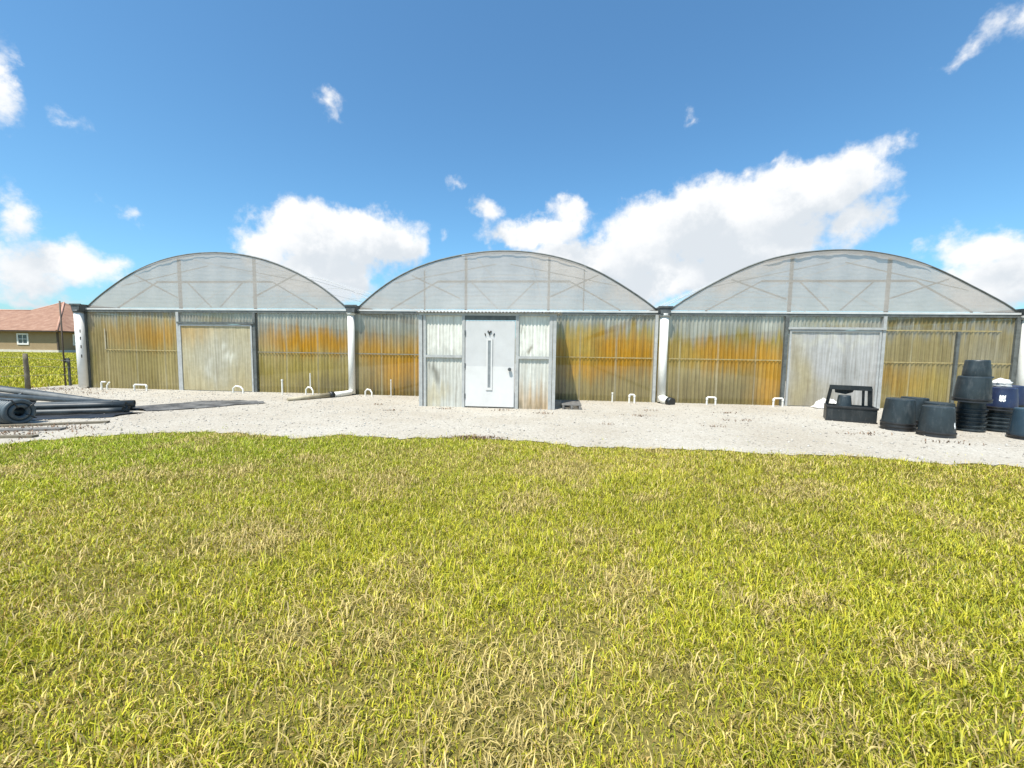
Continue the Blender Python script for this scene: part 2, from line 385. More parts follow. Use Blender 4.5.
# ------------------------------------------------------------------ grass
def blades(name, XY, h, w, lean, colour, mat, z0=0.):
    n = len(XY); th = rng.random(n)*2*math.pi; fa = th + math.pi/2 + rng.normal(0, .5, n)
    dx, dy = np.cos(th), np.sin(th); sx_, sy_ = np.cos(fa)*w/2, np.sin(fa)*w/2
    V = np.zeros((n, 5, 3)); curl = rng.uniform(.5, 1.2, n)
    L1 = lean*.38; L2 = lean
    V[:, 0, 0] = XY[:, 0]-sx_; V[:, 0, 1] = XY[:, 1]-sy_; V[:, 1, 0] = XY[:, 0]+sx_; V[:, 1, 1] = XY[:, 1]+sy_
    V[:, 0:2, 2] = z0-.004
    mx = XY[:, 0]+dx*h*np.sin(L1)*.55; my = XY[:, 1]+dy*h*np.sin(L1)*.55; mz = z0+h*np.cos(L1)*.55
    V[:, 2, 0] = mx+sx_*.85; V[:, 2, 1] = my+sy_*.85; V[:, 3, 0] = mx-sx_*.85; V[:, 3, 1] = my-sy_*.85; V[:, 2:4, 2] = mz[:, None]
    V[:, 4, 0] = mx+dx*h*np.sin(L2)*.55; V[:, 4, 1] = my+dy*h*np.sin(L2)*.55; V[:, 4, 2] = np.maximum(mz+h*np.cos(L2)*.5, z0+.004)
    base = (np.arange(n)*5)[:, None]
    idx = (base + np.array([0, 1, 2, 3, 3, 2, 4])[None]).ravel(); sizes = np.tile([4, 3], n)
    cols = np.repeat(colour[:, None, :], 5, axis=1)
    return npmesh(name, V.reshape(-1, 3), idx, sizes, mat, cols.reshape(-1, 3))
def grass_col(n, dry, fr):
    g1 = np.array([.325, .35, .022]); g2 = np.array([.56, .50, .042]); g3 = np.array([.17, .195, .022]); st = np.array([.68, .57, .16]); br = np.array([.50, .35, .11])
    r = rng.random(n)[:, None]; c = g1*(1-r)+g2*r
    k = rng.random(n); c[k < .17] = g3*(.7+.6*rng.random((int((k < .17).sum()), 1)))
    s_ = rng.random(n) < (.05+.17*dry); c[s_] = st*(.6+.6*rng.random((int(s_.sum()), 1)))
    b_ = rng.random(n) < (.015+.13*dry); c[b_] = br*(.6+.6*rng.random((int(b_.sum()), 1)))
    return c*(.85+.3*rng.random((n, 1)))*fr[:, None]
PATCH = [(-.8, 2.05, .22), (.55, 4.9, .5), (.15, 3.9, .3), (2.9, 4.3, .45), (-1.9, 3.2, .4), (-.1, 1.9, .16), (.9, 1.75, .14), (1.6, 2.4, .2), (-2.3, 2.1, .2), (3.5, 5.4, .4), (-.3, 5.9, .35)]
def barefn(X, Y):
    b = .8*sstep(.60, .72, fbm(X*1.5+30, Y*1.5+12))
    wx = X+(fbm(X*2.5, Y*2.5+3)-.5)*.9; wy = Y+(fbm(X*2.5+40, Y*2.5)-.5)*.9
    for (px_, py_, pr) in PATCH: b = np.maximum(b, sstep(1.5, .3, np.hypot(wx-px_, (wy-py_))/pr))
    return b
NB = 1050000
Y = rng.random(NB)**.78*8.6-.6
X = (rng.random(NB)*2-1)*(np.maximum(Y, .6)*1.34+1.2)
keep = (Y < edge_y(X)+rng.normal(.02, .05, NB)+np.where(rng.random(NB) < .08, rng.exponential(.28, NB), 0)*(fbm(X*3, Y*3) > .48)) & (X > -15)
X, Y = X[keep], Y[keep]
dry = sstep(.50, .68, fbm(X*.55+3, Y*.55+8)*.72 + fbm(X*2.2+9, Y*2.2)*.28)
bare = barefn(X, Y); clump = fbm(X*7+5, Y*7+2, 3)
pk = rng.random(len(X)) < (1-.55*bare-.2*dry)*(.6+.6*sstep(.3, .62, clump))
X, Y, dry, clump, bare = X[pk], Y[pk], dry[pk], clump[pk], bare[pk]; dry = np.clip(dry+.45*bare, 0, 1)
n = len(X); dist = np.hypot(X, Y)
h = rng.gamma(3.0, .0122, n)*(.7+.5*sstep(.35, .7, clump))*(1-.25*dry)
long_ = rng.random(n) < .04; h[long_] *= 1.5
h = np.clip(h, .015, .19)
w = rng.uniform(.002, .0054, n)*(1+.13*dist)
lean = np.clip(rng.normal(1.05, .42, n), .05, 1.8)
edge_fade = sstep(.0, .5, edge_y(X)-Y); h *= (.6+.4*edge_fade)
tone = .82+.36*fbm(X*.8+70, Y*.8+20)
dry = np.clip(dry+.5*sstep(-2, 5, X)*sstep(3.2, 5, Y)*fbm(X*.7+1, Y*.7+55), 0, 1)
c = grass_col(n, dry, tone)
green = (1-sstep(-6, 3, X))[:, None]*.55*sstep(2.5, 6, Y)[:, None]
c = c*(1-green) + c*np.array([.70, .98, .6])*green
o = blades('lawn_grass', np.stack([X, Y], 1), h, w, lean, c, M['blade'])
tag(o, 'short sunlit yellow green lawn with dry straw patches in the foreground', 'grass', kind='stuff')
# flat thatch of dead clippings is part of the same lawn look, one separate layer
NT_ = 260000
Y = rng.random(NT_)**.7*8-.5; X = (rng.random(NT_)*2-1)*(np.maximum(Y, .6)*1.34+1.)
k = (Y < edge_y(X)-.02) & (X > -15) & (rng.random(NT_) < .14+.6*barefn(X, Y)); X, Y = X[k], Y[k]; n = len(X)
o = blades('dry_thatch', np.stack([X, Y], 1), rng.uniform(.03, .10, n), rng.uniform(.003, .006, n)*(1+.1*Y), rng.uniform(1.2, 1.7, n),
           np.array([.52, .41, .15])*(.5+.8*rng.random((n, 1))), M['blade'], .008)
tag(o, 'dead straw coloured clippings lying low between the green blades of the lawn', 'dead grass', kind='stuff')
# rough field beyond the wire fence
NF = 90000
Y = 8+rng.random(NF)**1.25*52; q = rng.random(NF)
X = -(.93+.50*q)*Y-1.0
k = (X < -15.25) | ((Y > 14.6) & (X < -14.2)); k &= rng.random(NF) < .35+.9*sstep(.35, .6, fbm(X*.8, Y*.8))
X, Y = X[k], Y[k]; n = len(X); d_ = np.hypot(X, Y)
c = grass_col(n, .35*np.ones(n), np.ones(n))*1.08
o = blades('field_grass', np.stack([X, Y], 1), rng.uniform(.05, .17, n)*(.6+.8*fbm(X*.6, Y*.6)), .006+.0011*d_*rng.uniform(.6, 1.4, n), np.clip(rng.normal(.6, .35, n), 0, 1.5), c, M['blade'])
tag(o, 'taller bright green pasture grass beyond the wire fence in front of the house', 'grass', kind='stuff')

# ------------------------------------------------------------------ gravel stones
def stones(name, XY, size, cols, mat, flat=.6):
    b = bmesh.new(); bmesh.ops.create_icosphere(b, subdivisions=1, radius=1)
    bv = np.array([v.co for v in b.verts]); bf = np.array([[v.index for v in f.verts] for f in b.faces]); b.free()
    n = len(XY); nv = len(bv)
    J = 1+rng.normal(0, .18, (n, nv, 1)); V = bv[None]*J*size[:, None, None]*np.array([1, 1, flat])*rng.uniform(.7, 1.3, (n, 1, 3))
    th = rng.random(n)*6.28; ct, st_ = np.cos(th)[:, None], np.sin(th)[:, None]
    x = V[..., 0]*ct-V[..., 1]*st_; y = V[..., 0]*st_+V[..., 1]*ct
    V = np.stack([x+XY[:, 0:1], y+XY[:, 1:2], V[..., 2]+.012+size[:, None]*flat*.45], -1)
    idx = (bf[None]+(np.arange(n)*nv)[:, None, None]).ravel()
    return npmesh(name, V.reshape(-1, 3), idx, np.full(n*len(bf), 3), mat, np.repeat(cols[:, None], nv, 1).reshape(-1, 3))
NS = 26000
X = rng.uniform(-14.8, 13, NS); Y = rng.uniform(4, 14, NS)
wallY = 13.77-(X+13.97)*math.tan(.0989)
k = (Y > edge_y(X)-.05) & (Y < wallY-.02) & (rng.random(NS) < .35+1.0*fbm(X*1.2, Y*1.2)); X, Y = X[k], Y[k]; n = len(X)
g = rng.random((n, 1)); c = (np.array([.52, .50, .45])*g+np.array([.29, .26, .225])*(1-g))*rng.uniform(.75, 1.1, (n, 1))
dk = rng.random(n) < .03; c[dk] *= .55
o = stones('gravel_stones', np.stack([X, Y], 1), np.clip(rng.gamma(2.5, .0035, n), .004, .02), c, M['vcol'])
tag(o, 'loose pale pebbles strewn over the crushed gravel yard', 'gravel', kind='stuff')
# dead leaf litter: brown flecks on the gravel
LX, LY = [], []
for (cx, cy, s_, nn) in [(-.6,6.75,.2,260),(2.9,9.3,.16,30),(4.9,8.9,.2,34),(-2.8,9.6,.12,24),(6.4,7.6,.22,40),(-1.6,10.0,.12,26),(1.9,8.2,.1,14),(-5.9,11.3,.2,22),(5.2,10.0,.14,26),(.7,9.5,.12,26),(4.0,8.1,.12,20),(7.3,6.9,.3,30),(-3.4,10.6,.1,14),(-.2,9.9,.15,26),(3.4,10.2,.15,18),(-14.2,13.0,.7,220),(-8.3,6.5,.6,260),(-8.0,7.0,.5,200),(-12.5,12.2,.6,60)]:
    LX += list(rng.normal(cx, s_, nn)); LY += list(rng.normal(cy, s_*.35, nn))
LX, LY = np.array(LX), np.array(LY); n = len(LX)
o = blades('leaf_litter', np.stack([LX, LY], 1), rng.uniform(.02, .075, n), rng.uniform(.008, .022, n), rng.uniform(1.5, 1.75, n), np.array([.19, .125, .08])*(.5+1.0*rng.random((n, 1))), M['blade'], .02)
tag(o, 'brown dead leaves and twigs scattered over the gravel yard', 'leaf litter', kind='stuff')

# ------------------------------------------------------------------ greenhouse
ANG = .0989; OX, OY = -13.9678, 13.7694; L = 9.144; EV = 2.519; DEPTH = 30.
D = Vector((math.cos(ANG), -math.sin(ANG), 0)); N = Vector((-math.sin(ANG), -math.cos(ANG), 0))
def W_(u, v_, z): return Vector((OX, OY, 0)) + D*u + N*v_ + Vector((0, 0, z))
GH = empty('greenhouse', (OX, OY, 0), -ANG, 'long greenhouse with three arched grey film gables and orange stained corrugated walls', 'greenhouse')
CL, OL, TN, OR, DK, GR, YL = map(np.array, ([.50,.49,.42], [.285,.225,.09], [.44,.36,.18], [.52,.25,.006], [.11,.085,.03], [.42,.405,.335], [.41,.315,.075]))
def colour_field(u, z, base, blobs, seed):
    """base: list of (z, colour); blobs: (u, z, su, sz, colour, strength)"""
    zs = [b[0] for b in base]
    zz = z + (fbm(u*2.2+seed, z*.7+seed)-.5)*.6 + (vnoise(u*19+seed*5, z*.4)-.5)*.5
    c = np.stack([np.interp(zz, zs, [b[1][k] for b in base]) for k in range(3)], -1)
    for (bu, bz, su, sz, bc, st) in blobs:
        wu = u+(fbm(u*1.3+seed*2, z*1.3)-.5)*.7; wz = z+(fbm(u*1.6+seed*3, z*.6+4)-.5)*.45+(vnoise(u*19+seed, z*.4)-.5)*.42
        d = np.sqrt(((wu-bu)/su)**2+((wz-bz)/sz)**2)
        f = (st*sstep(1.65, .1, d))[..., None]; c = c*(1-f)+bc*f
    return c
def panel(name, u0, u1, z0, z1, y, base, blobs, seed, amp=.017, pitch=.105, mat='panel', parent=GH, ridge=.5, axis='x', y0=None):
    nc = max(2, int((u1-u0)/pitch*5)); nr = max(2, int((z1-z0)/.05))
    u = np.linspace(u0, u1, nc+1); z = np.linspace(z0, z1, nr+1); U, Z = np.meshgrid(u, z)
    ph = np.cos(U/pitch*2*math.pi)
    yy = y - amp*ph + (fbm(U*.9+seed, Z*.9)-.5)*.03*(amp > .01)
    c = colour_field(U, Z, base, blobs, seed)
    wv = np.floor(U/pitch+.5); wr = _tab[(wv.astype(int)*7+int(seed*13)) % 256, 3]
    c = c*(1-.28*ridge+.56*ridge*wr)[..., None]
    seam = ((np.abs((U-u0+.4*_tab[int(seed*7) % 256, 9]) % 1.02-.03) < .022) & (amp > .008)).astype(float)[..., None]*.45; c = c*(1-seam)+np.array([.52, .47, .33])*seam
    rd = (sstep(.45, 1, ph)*ridge*.85*(.45+.55*fbm(U*2+seed, Z*.8)))[..., None]; c = c*(1-rd)+np.minimum(c*.85+np.array([.17, .145, .055]), .62)*rd
    if axis == 'x': V = np.stack([U, yy, Z], -1)
    else: V = np.stack([yy, U, Z], -1)
    i = np.arange(nr)[:, None]*(nc+1)+np.arange(nc)[None]
    q = np.stack([i, i+1, i+nc+2, i+nc+1], -1).reshape(-1)
    return npmesh(name, V.reshape(-1, 3), q, np.full(nr*nc, 4), M[mat], c.reshape(-1, 3), parent, smooth=True)
def rail(u0, u1, z, mat, parent, y=-.020, w=.05, d=.008, name='mid_rail'):
    return MB().box((u0, y-d, z-w/2), (u1, y, z+w/2)).build(name, M[mat], parent)
ZT = 2.47
p = panel('wall_panel', .14, 3.34, -.03, ZT, 0, [(0, OL*1.25), (.5, TN), (1.2, TN*.98), (2.0, TN), (2.45, CL*.8)], [(2.6,1.70,.9,.45,OR,.72),(1.3,1.75,1.0,.4,OR,.36),(2.2,.9,1.2,.6,YL*.8,.45),(.35,1.2,.3,1.6,OL,.7)], 1.3, ridge=.42)
rail(.75, 3.3, 1.27, 'railtan', p, w=.026); rail(.75, .79, 1.6, 'pvcgrey', p, w=.7, name='stile')
p = panel('wall_panel', 6.02, 9.13, -.03, ZT, 0, [(0, OL*1.1), (.6, YL*.75), (1.25, TN), (1.9, GR*.8), (2.4, CL*.85)], [(7.4,1.62,1.15,.40,OR,1.0),(8.35,1.6,.75,.36,OR,.9),(7.5,.9,1.3,.5,YL,.45),(8.3,.25,.7,.3,DK,.4)], 4.1, ridge=.5)
rail(6.05, 9.0, 1.27, 'raildark', p, w=.03)
p = panel('wall_panel', 9.15, 12.3, -.03, ZT, 0, [(0, DK*1.5), (.5, OL), (1.3, TN*.9), (1.9, GR*.7), (2.4, CL*.75)], [(9.8,1.45,.6,.45,OR,.75),(11,.9,1.2,.75,OR,.9),(11.2,.2,.8,.3,DK,.5)], 7.7, ridge=.75)
rail(9.2, 11.95, 1.27, 'raildark', p, w=.035)
p = panel('wall_panel', 15.0, 18.06, -.03, ZT, 0, [(0, OL), (.5, OL*1.1), (1.2, OR*.8), (1.85, YL*.9), (2.15, GR*.8), (2.4, CL*.9)], [(16.9,1.55,1.3,.45,OR,1.),(15.9,1.2,.6,.7,YL,.8),(16.2,.9,.8,.3,OR,.7),(15.35,.45,.35,.7,DK,.75),(17.2,.4,1.0,.4,OL,.6)], 2.9, ridge=.7)  # dark blob low at the left is the vestibule's shadow put into the colour
rail(15.2, 18.05, 1.27, 'railtan', p, w=.026)
p = panel('wall_panel', 18.15, 21.52, -.03, ZT, 0, [(0, OL*.8), (.55, OL*1.1), (1.2, TN*.85), (1.7, YL*.8), (2.0, GR*.8), (2.4, CL*.85)], [(20.2,1.4,1.6,.42,OR,.9),(21.2,.7,.55,.9,OR*.9,.85),(19.6,.35,.9,.4,OL*.8,.8),(18.8,1.3,.4,.5,YL,.5)], 5.5, ridge=.7)
rail(18.45, 21.5, 1.27, 'railtan', p, w=.026)
p = panel('wall_panel', 24.08, 27.20, -.03, ZT, 0, [(0, OL), (.5, OL*1.25), (1.0, TN*.8), (1.25, TN*.72), (1.9, TN*.78), (2.15, GR*.7), (2.4, OL*.9)], [(24.5,.8,.7,.4,OR*.9,.5),(25.4,.75,.8,.35,YL,.5),(25.0,1.7,.6,.3,OL,.5),(26.6,1.5,.7,.5,GR*.8,.5)], 9.1, ridge=.55)
rail(24.1, 27.2, 1.27, 'railtan', p, w=.026); rail(24.1, 26.9, 2.12, 'railtan', p, w=.026, name='top_rail')
MB().box((25.80, -.10, .1), (25.87, -.046, 2.1)).build('stud', M['galvdark'], p)
for (a, b, s_) in ((3.42, 5.93, 3.3), (21.6, 24.0, 6.1)):
    panel('header_panel', a, b, 2.16, ZT, 0, [(2.1, CL*.72), (2.5, CL*.85)], [((a+b)/2, 2.3, .8, .2, YL, .35)], s_, ridge=.25)
panel('back_wall', .1, 27.3, 0, 2.6, DEPTH, [(0, OL), (2.6, CL)], [], 8., amp=.02, pitch=.6)
for uu, s_ in ((.03, 1.), (27.40, 2.)):
    panel('side_wall', .3, DEPTH-.05, 0, 2.45, uu, [(0, OL), (1, TN), (2.45, CL)], [], s_, amp=.02, pitch=.4, axis='y')
# sliding doors
for (a, b, base, bl, s_, lab) in (
    (3.50, 5.86, [(0, TN*.9+CL*.2), (1, TN*.7+CL*.4), (2.1, TN*.8+CL*.3)], [(3.9,1.9,.9,.5,OR*1.1,.35),(4.9,1.0,.9,.8,CL,.65),(5.2,1.12,.16,.12,CL*1.5,.8),(4.95,1.35,.1,.1,CL*1.5,.8),(4.55,.75,.12,.35,CL*1.4,.5),(5.5,.4,.4,.6,TN,.5)], 2.2, 'beige sliding door sheet with a few white splashes'),
    (21.70, 23.92, [(0, np.array([.42,.40,.37])), (1, np.array([.50,.49,.475])), (2.1, np.array([.52,.515,.50]))], [(21.95,.9,.35,1.1,TN,.75),(22.3,.3,.7,.45,TN*.8,.5),(23.2,.95,.3,.45,np.array([.30,.30,.28]),.55),(22.7,1.9,1.2,.1,GR*1.5,.5)], 5.2, 'grey white sliding door sheet with a tan left edge')):
    d = panel('sliding_door', a, b, .03, 2.06, -.055, base, bl, s_, amp=.003, pitch=.35, mat='doorpanel', ridge=.12); d['label'] = lab
    f = MB()
    f.box((a-.05, -.085, .0), (a, -.04, 2.1)); f.box((b, -.085, .0), (b+.05, -.04, 2.1)); f.box((a-.0, -.086, 2.06), (b, -.04, 2.11))
    f.build('door_frame', M['galv'], d)
    MB().box((a-.1, -.11, 2.125), (b+.14, -.02, 2.185)).build('door_track', M['galvdark' if a < 10 else 'galv'], GH)
# posts
for (u0, u1, mat) in ((3.35,3.44,'galv'),(5.93,6.02,'galvdark'),(21.53,21.62,'galvdark'),(24.0,24.08,'galv'),(18.07,18.15,'galv'),(9.06,9.12,'galvdark'),(27.20,27.36,'galvdark'),(.05,.14,'galvdark')):
    MB().box((u0, -.075, 0), (u1, .06, ZT+.02)).build('post', M[mat], GH)
# eave beams, fascia, gutters
for i in range(3):
    a, b = i*L+.16, (i+1)*L-.16
    MB().box((a, -.06, 2.475), (b, .06, 2.545)).build('eave_beam', M['galvdark'], GH)
    MB().box((a, -.075, 2.549), (b, -.04, 2.60)).build('fascia', M['fascia'], GH)
for i in range(4):
    u = i*L+(.05, .06, 0, 0)[i]; w = .165
    g = MB()
    pr = [(-w, 2.69), (-w*.72, 2.49), (w*.72, 2.49), (w, 2.69)]
    for (a, b) in zip(pr, pr[1:]):
        q = [(u+a[0], -.26, a[1]), (u+b[0], -.26, b[1]), (u+b[0], DEPTH, b[1]), (u+a[0], DEPTH, a[1])]
        q2 = [(x*1. , y_, z+.012) for x, y_, z in q]
        g.face(q); g.face(q2[::-1])
    g.face([(u+x, -.255, z) for x, z in pr]); g.box((u-w-.03, -.275, 2.665), (u+w+.03, -.24, 2.715))
    g.build('gutter', M['gutter'], GH)
# arched gables and roof
HS = L/2-.17; RISE = 1.66; ZB = 2.62
RAD = (HS*HS+RISE*RISE)/(2*RISE)
CX = np.linspace(-4.4, 4.4, 12)
CORR = [[0,-.05,-.01,.01,.02,.02,.03,.04,.04,.03,.04,.0],[0,.05,.06,.03,.0,.0,.0,.0,.0,-.01,-.06,0],[0,-.08,-.07,-.02,-.04,-.05,-.05,-.08,-.09,-.16,-.16,0]]
BAY = 0
def arch_z(du):
    k = sum(np.interp(du+e, CX, CORR[BAY]) for e in (-.35, 0, .35))/3
    return ZB + math.sqrt(max(RAD*RAD-du*du, 0))-(RAD-RISE) + float(k)
for i in range(3):
    uc = i*L+L/2; BAY = i
    K = 48; b = MB(); rows = []
    for k in range(K+1):
        du = -HS+2*HS*k/K; zt = arch_z(du)
        rows.append([b.bm.verts.new((uc+du, -.01+.035*math.sin(k*1.7+i)*math.sin(math.pi*j/4)*(zt-ZB)/RISE, ZB+(zt-.01-ZB)*j/4)) for j in range(5)])
    for A, B in zip(rows, rows[1:]):
        for j in range(4):
            vs = [A[j], B[j], B[j+1], A[j+1]]
            f = b.bm.faces.new(vs); f.smooth = True
    bmesh.ops.remove_doubles(b.bm, verts=b.bm.verts, dist=1e-5)
    g = b.build('gable', M['gable'], GH)
    MB().tube([(uc-HS+2*HS*k/K, -.01, arch_z(-HS+2*HS*k/K)+.012) for k in range(K+1)], .024, 8).build('arch_rib', M['galvdark'], g)
    ps = [i*L+(3.40, 3.40, 3.38)[i]-(0 if i != 1 else .0), i*L+(5.94, 5.94, 5.85)[i]]
    if i == 1: ps = [12.62, 15.06]
    for pu in ps:
        MB().box((pu-.034, .05, 2.56), (pu+.034, .12, arch_z(pu-uc)-.03)).build('gable_post', M['galvdark'], g)
    zt = 3.44
    MB().box((uc-1.95, .045, zt-.028), (uc+1.95, .10, zt+.028)).build('tie_bar', M['galvdark'], g)
    for sg in (-1, 1):
        MB().bar((uc+sg*2.75, .09, arch_z(2.75)-.05), (uc+sg*1.28, .09, 2.95), .035).build('brace', M['galvdark'], g)
        MB().bar((uc+sg*1.95, .09, zt), (uc+sg*3.4, .09, 2.62), .035).build('brace', M['galvdark'], g)
        if i == 1: MB().box((uc+sg*2.35-.017, .06, 2.60), (uc+sg*2.35+.017, .10, arch_z(2.35)-.08)).build('gable_stud', M['galvdark'], g)
        MB().bar((uc+sg*3.3, .14, arch_z(sg*3.3)-.05), (uc+sg*.2, .14, 3.95), .022).build('brace', M['galvdark'], g)
        MB().bar((uc+sg*.95, .12, zt), (uc+sg*.15, .12, 2.66), .028).build('brace', M['galvdark'], g)
    b = MB(); rows = []; NY = 20
    for k in range(K+1):
        du = -HS+2*HS*k/K
        rows.append([b.bm.verts.new((uc+du, -.03+(DEPTH+.03)*j/NY, arch_z(du)+.03-.03*math.sin(math.pi*((j*1.) % 2)/1))) for j in range(NY+1)])
    for A, B in zip(rows, rows[1:]):
        for j in range(NY):
            f = b.bm.faces.new((A[j], B[j], B[j+1], A[j+1])); f.smooth = True
    rf = b.build('roof', M['roof'], GH)
    for j in range(1, 9):
        y_ = j*3.6
        MB().tube([(uc-HS+2*HS*k/20, y_, arch_z(-HS+2*HS*k/20)-.04) for k in range(21)], .011, 6).build('hoop', M['fascia'], rf)
        MB().tube([(uc-2.0, y_, zt), (uc+2.0, y_, zt)], .012, 6).build('hoop_tie', M['fascia'], rf)
    for du in (-.8, .8):
        MB().tube([(uc+du, .2, arch_z(du)-.09), (uc+du, DEPTH-.1, arch_z(du)-.09)], .010, 6).build('purlin', M['fascia'], rf)
    b = MB(); K2 = 30; rr = []
    lo, hi = ((-2.6, 1.0), (-1.2, 2.4), (-2.0, 2.2))[i]
    for k in range(K2+1):
        du = lo+(hi-lo)*k/K2; s_ = math.sin(math.pi*k/K2)**.7
        dep = (.04, .05, .12)[i]*s_*(.8+.3*math.sin(k*.21+i)+.05*math.sin(k*1.3))
        rr.append((b.bm.verts.new((uc+du, -.052, arch_z(du)-.012)), b.bm.verts.new((uc+du, -.056, arch_z(du)-.02-dep))))
    for A, B in zip(rr, rr[1:]): b.bm.faces.new((A[0], B[0], B[1], A[1]))
    b.build('film_flap', M['flap'], g)
    bg_ = MB(); bg_.face([(uc-HS+2*HS*k/24, DEPTH, arch_z(-HS+2*HS*k/24)) for k in range(25)]); bg_.build('back_gable', M['roof'], GH)
# downpipes
def downpipe(u, v_, r, mat, top=2.50, lean=0):
    pts = [(u, -v_, top), (u+lean*.5, -v_, 1.2), (u+lean, -v_, .05)]
    return MB().tube(pts, r, 20).build('downpipe', M[mat], GH)
d = downpipe(.02, .135, .125, 'pvcdirty', lean=.0); d['label'] = 'dirty grey white downpipe with dark slots'
for z in (1.85, 1.62, 1.35, 1.05): MB().box((.105, -.225, z-.05), (.122, -.204, z+.05)).build('slot', M['potrim'], d)
MB().tube([(.02, -.135, 2.44), (.02, -.135, 2.52)], .145, 20).build('collar', M['gutter'], d)
d = downpipe(9.16, .135, .10, 'pvc', lean=.0)
MB().tube([(9.16, -.135, 2.42), (9.16, -.135, 2.52)], .118, 20).build('collar', M['pvc'], d)
MB().tube([(9.16, -.135, .18), (9.15, -.26, .09), (9.05, -.62, .085), (8.93, -.86, .085)], .08, 16).build('elbow', M['pvc'], d)
MB().tube([(8.94, -.84, .085), (8.88, -.95, .085)], .10, 16).build('coupling', M['blackplastic'], d)
MB().tube([(8.885, -.94, .085), (8.5, -1.55, .06), (8.25, -1.9, .05)], [.075, .06, .05], 16).build('outlet_pipe', M['pvcgrey'], d)
d = downpipe(18.30, .135, .115, 'pvc', lean=.0)
MB().tube([(18.30, -.135, 2.42), (18.30, -.135, 2.52)], .135, 20).build('collar', M['galv'], d)
MB().tube([(18.30, -.135, .2), (18.33, -.24, .12), (18.44, -.42, .09)], .115, 16).build('elbow', M['pvc'], d)
MB().tube([(18.43, -.405, .095), (18.5, -.52, .08)], .125, 16).build('end_cap', M['blackplastic'], d)
d = downpipe(27.42, .135, .13, 'pvc', lean=.02); MB().tube([(27.42, -.135, 2.42), (27.42, -.135, 2.52)], .155, 20).build('collar', M['galv'], d)
# vestibule
VU0, VU1, VV = 12.0, 15.27, 2.1
fr = MB()
for (a, b) in ((VU0-.09, VU0), (VU0+.03, VU0+.09), (13.0, 13.07), (14.32, 14.40), (15.13, 15.21), (15.22, VU1+.03)):
    fr.box((a, -VV-.045, 0), (b, -VV+.04, 2.27))
fr.box((VU0-.09, -VV-.05, 2.272), (VU1+.03, -VV+.04, 2.33))
fr.build('vestibule_frame', M['galv'], GH)
MB().box((13.07, -VV-.035, 2.165), (14.32, -VV+.03, 2.2715)).build('door_head', M['galvdark'], GH)
WH = np.array([.80, .80, .73])
for (a, b, bl, s_) in ((VU0+.09, 13.0, [(12.3,.3,.4,.3,TN*1.2,.5),(12.25,.85,.12,.25,GR*.45,.8)], 1.9), (14.40, 15.13, [(14.8,.15,.5,.45,OR*.9,.55),(14.5,.05,.3,.15,DK,.5),(14.46,1.9,.05,.1,DK,.7),(14.46,1.4,.05,.08,DK,.7)], 3.7)):
    p = panel('vestibule_panel', a, b, .0, 2.27, -VV, [(0, WH*.78), (.6, WH*.82), (1.25, WH*.85), (1.32, WH*1.02), (2.3, WH*.98)], bl, s_, amp=.006, pitch=.085, ridge=.12, mat='vestpanel')
    rail(a, b, 1.27, 'galv', p, y=-VV-.018, w=.06, d=.03)
for uu in (VU0, VU1):
    panel('vestibule_side', -VV+.05, -.06, 0, 2.3, uu, [(0, TN), (.6, WH*.85), (2.3, WH)], [], uu, amp=.01, pitch=.085, axis='y', ridge=.3)
# roof of vestibule, corrugated sheet
b = MB(); nc = 200; rr = []
for k in range(nc+1):
    u = VU0-.14+(VU1-VU0+.3)*k/nc; dz = .014*math.cos(u/.085*2*math.pi)
    rr.append((b.bm.verts.new((u, -VV-.13, 2.352+dz)), b.bm.verts.new((u, -.09, 2.45+dz))))
for A, B in zip(rr, rr[1:]):
    f = b.bm.faces.new((A[0], B[0], B[1], A[1])); f.smooth = True
b.build('vestibule_roof', M['fascia'], GH)
# entry door
dy = -VV-.02
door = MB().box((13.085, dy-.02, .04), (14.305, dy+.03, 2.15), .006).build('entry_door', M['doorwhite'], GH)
MB().box((13.10, dy-.026, .05), (14.29, dy-.0215, 1.04)).build('lit_door_half', M['doorlit_frame'], door)  # brighter lower half is light put into the colour, no separate panel
uw = 13.685
f = MB()
f.box((uw-.075, dy-.045, .46), (uw-.035, dy-.027, 1.72)); f.box((uw+.035, dy-.045, .46), (uw+.075, dy-.027, 1.72)); f.box((uw-.034, dy-.044, .46), (uw+.034, dy-.027, .52)); f.box((uw-.034, dy-.044, 1.67), (uw+.034, dy-.027, 1.72))
w_ = f.build('window', M['doorlit_frame'], door)
MB().box((uw-.034, dy-.036, .525), (uw+.034, dy-.028, 1.665)).build('pane', M['doorglass'], w_)
k_ = MB(); k_.tube([(14.19, dy-.02, .98), (14.19, dy-.075, .98)], .03, 14); k_.tube([(14.19, dy-.06, .98), (14.19, dy-.095, .98)], .042, 14)
k_.build('handle', M['gutter'], door)
for z in (.3, 1.05, 1.85): MB().box((13.065, dy-.04, z-.06), (13.095, dy-.021, z+.06)).build('hinge', M['gutter'], door)
# the little dark emblem above the door window: three hooks like a small plant
em = MB()
em.tube([(uw, dy-.03, 1.80), (uw, dy-.03, 1.89)], .014, 8); em.tube([(uw-.045, dy-.03, 1.90), (uw, dy-.03, 1.87), (uw+.045, dy-.03, 1.90)], .02, 8)
for sg in (-1, 1): em.tube([(uw+sg*.10, dy-.03, 1.79), (uw+sg*.115, dy-.03, 1.85)], .013, 8)
em.build('door_hook', M['potrim'], door)

